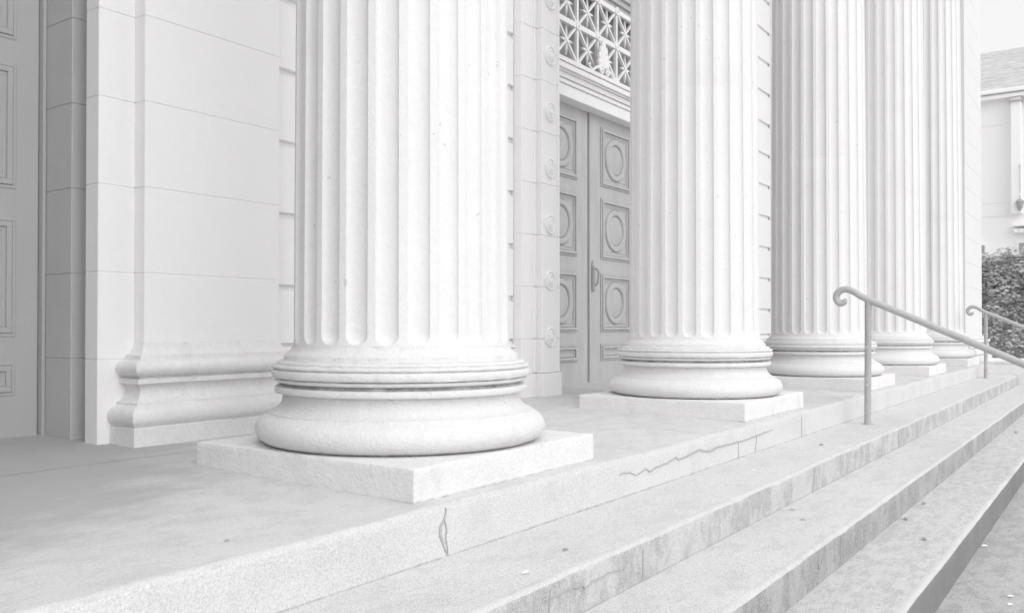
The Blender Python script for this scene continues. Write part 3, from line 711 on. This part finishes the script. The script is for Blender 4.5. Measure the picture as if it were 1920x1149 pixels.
# ------------------------------------------------------------------ hedge
def hedge(x0, x1, y0, y1, zt, n, label):
    root = thing('hedge', label, 'hedge', ((x0 + x1) / 2, (y0 + y1) / 2, -0.9))
    off = Vector(root.location)
    topz = lambda x, y: zt + N3(x * 0.6, y * 0.6, 1) * 0.35 + N3(x * 2.2, y * 2.2, 5) * 0.22
    verts, faces = [], []
    rnd = random.Random(4)
    for i in range(n):
        y = rnd.uniform(y0, y1)
        x = x0 + (x1 - x0) * (rnd.random() ** 2.2)
        x += N3(y * 1.5, i * 0.0, 3) * 0.25
        tz = topz(x, y)
        z = -0.8 + (tz + 0.8) * (1 - rnd.random() ** 1.8)
        if rnd.random() < 0.10: z = tz + rnd.uniform(-0.05, 0.22)
        x += N3(y * 2.3, z * 2.3, 9) * 0.22
        s = rnd.uniform(0.035, 0.075)
        M3 = Matrix.Rotation(rnd.uniform(0, 6.28), 3, 'Z') @ Matrix.Rotation(rnd.gauss(0, 0.7), 3, 'X') @ Matrix.Rotation(rnd.uniform(-.5, .5), 3, 'Y')
        b = len(verts)
        for u, v, h in ((-1, 0, 0), (-0.2, 0.42, 0.1), (0.5, 0.3, 0.1), (1.1, 0, -0.1), (0.5, -0.3, 0.1), (-0.2, -0.42, 0.1)):
            verts.append(M3 @ Vector((u * s, v * s, h * s)) + Vector((x, y, z)) - off)
        faces.append((b, b + 1, b + 2, b + 3)); faces.append((b, b + 3, b + 4, b + 5))
    mk('foliage', verts, faces, M['leaf'], root)
    verts, faces = [], []
    ny, nz_ = 60, 20
    for i in range(ny + 1):
        y = y0 + (y1 - y0) * i / ny
        for j in range(nz_ + 1):
            t = j / nz_; z = -0.85 + (topz(x0 + 0.5, y) - 0.12 + 0.85) * t
            verts.append(Vector((x0 + 0.45 + 0.3 * t * t + N3(y * 2, z * 2, 4) * 0.15, y, z)) - off)
    for i in range(ny):
        for j in range(nz_):
            a = i * (nz_ + 1) + j; faces.append((a, a + 1, a + nz_ + 2, a + nz_ + 1))
    # thickness: a second sheet closing the back
    b0 = len(verts)
    verts += [v + Vector((1.2, 0, -0.05)) for v in verts[:b0]]
    faces += [tuple(q + b0 for q in f[::-1]) for f in faces]
    for i in range(ny):
        a = i * (nz_ + 1) + nz_; faces.append((a, a + b0, a + b0 + nz_ + 1, a + nz_ + 1))
    mk('branches', verts, faces, M['bark'], root)
hedge(21.6, 24.0, -5.0, 3.2, 2.32, 60000, 'dense clipped dark hedge behind the end of the steps')

# ------------------------------------------------------------------ house across the way
hs = thing('white_house', 'white house with grey shingle roof beyond the hedge', 'house', (34, -2, -0.9))
def hp(mb, n, m, par=None, **k):
    o = mb.build(n, m, par or hs, **k)
    if par is None: o.matrix_parent_inverse = Matrix.Translation((-34, 2, 0.9))
    return o
mb = MB().box(30.0, 40, -14, 9, -0.9, 8.25)
hw_ = hp(mb, 'wall', M['hwall'])
mb = MB()
for z in (7.38, 4.78, 4.33): mb.box(29.985, 30.0, -14, 9, z, z + 0.03)
mb.build('wall_band', M['wall'], hw_)
mb = MB().box(29.70, 30.1, -14.2, 9.2, 8.20, 8.34, 0.01).box(29.62, 29.78, -14.2, 9.2, 8.36, 8.50, 0.03)
hp(mb, 'gutter', M['hwall'])
rv = [(29.65, -14.3, 8.46), (29.65, 9.3, 8.46), (35, 9.3, 11.25), (35, -14.3, 11.25), (40.4, 9.3, 8.46), (40.4, -14.3, 8.46)]
rb = [(x, y, z - 0.12) for x, y, z in rv]
ro = mk('roof', rv + rb, [(0, 3, 2, 1), (3, 5, 4, 2), (6, 7, 8, 9), (9, 8, 10, 11), (0, 1, 7, 6), (1, 2, 8, 7), (2, 4, 10, 8), (4, 5, 11, 10), (5, 3, 9, 11), (3, 0, 6, 9)], M['roof'], hs)
ro.matrix_parent_inverse = Matrix.Translation((-34, 2, 0.9))
mb = MB().box(29.6, 30.0, 0.06, 0.36, 4.35, 8.02, 0.02); bay = hp(mb, 'projecting_strip', M['hwall'])
cp = [(29.5, 0.02, 8.02), (29.5, 0.40, 8.02), (30.0, 0.40, 8.02), (30.0, 0.02, 8.02), (29.75, 0.10, 8.20), (29.75, 0.32, 8.20), (30.0, 0.32, 8.20), (30.0, 0.10, 8.20)]
mk('strip_cap', cp, [(3, 2, 1, 0), (4, 5, 6, 7), (0, 1, 5, 4), (1, 2, 6, 5), (2, 3, 7, 6), (3, 0, 4, 7)], M['roof'], bay)
mb = MB().box(29.7, 30.02, -2.2, 0.34, 3.93, 4.02, 0.02).box(29.78, 30.02, -2.2, 0.32, 3.72, 3.86, 0.01)
for k in range(14): mb.box(29.73, 29.80, 0.22 - k * 0.16, 0.30 - k * 0.16, 3.74, 3.84, 0.004)
hp(mb, 'porch_cornice', M['hwall'])
def window(y0, y1, z0, z1):
    f = hp(MB().box(29.93, 30.01, y0 - 0.07, y1 + 0.07, z0 - 0.07, z1 + 0.07, 0.01), 'window', M['hwall'])
    MB().box(29.92, 29.95, y0, y1, z0, z1).build('pane', M['glass'], f)
window(1.17, 1.85, 2.2, 3.38); window(-0.9, 0.17, 1.4, 3.4); window(-3.4, -2.4, 1.4, 3.4); window(4, 5, 1.4, 3.4)
mb = MB(); mb.lathe([(0.012, 0.3), (0.015, 0.2), (0.03, 0.18), (0.13, 0.10), (0.10, -0.02), (0.08, -0.12), (0.02, -0.2)], (29.55, 0.10, 4.62), 'Z', 10)
lampo = mb.build('lantern', M['metal'], None, True); tag(lampo, 'small dark hanging lantern on the white house above the cornice', 'lantern')
mb = MB(); mb.bar((29.55, 0.10, 5.0), (29.55, 0.10, 5.9), 0.015, 0.015); mb.box(29.5, 30.02, 0.085, 0.115, 5.885, 5.905); mb.build('hanging_bar', M['metal'], lampo)
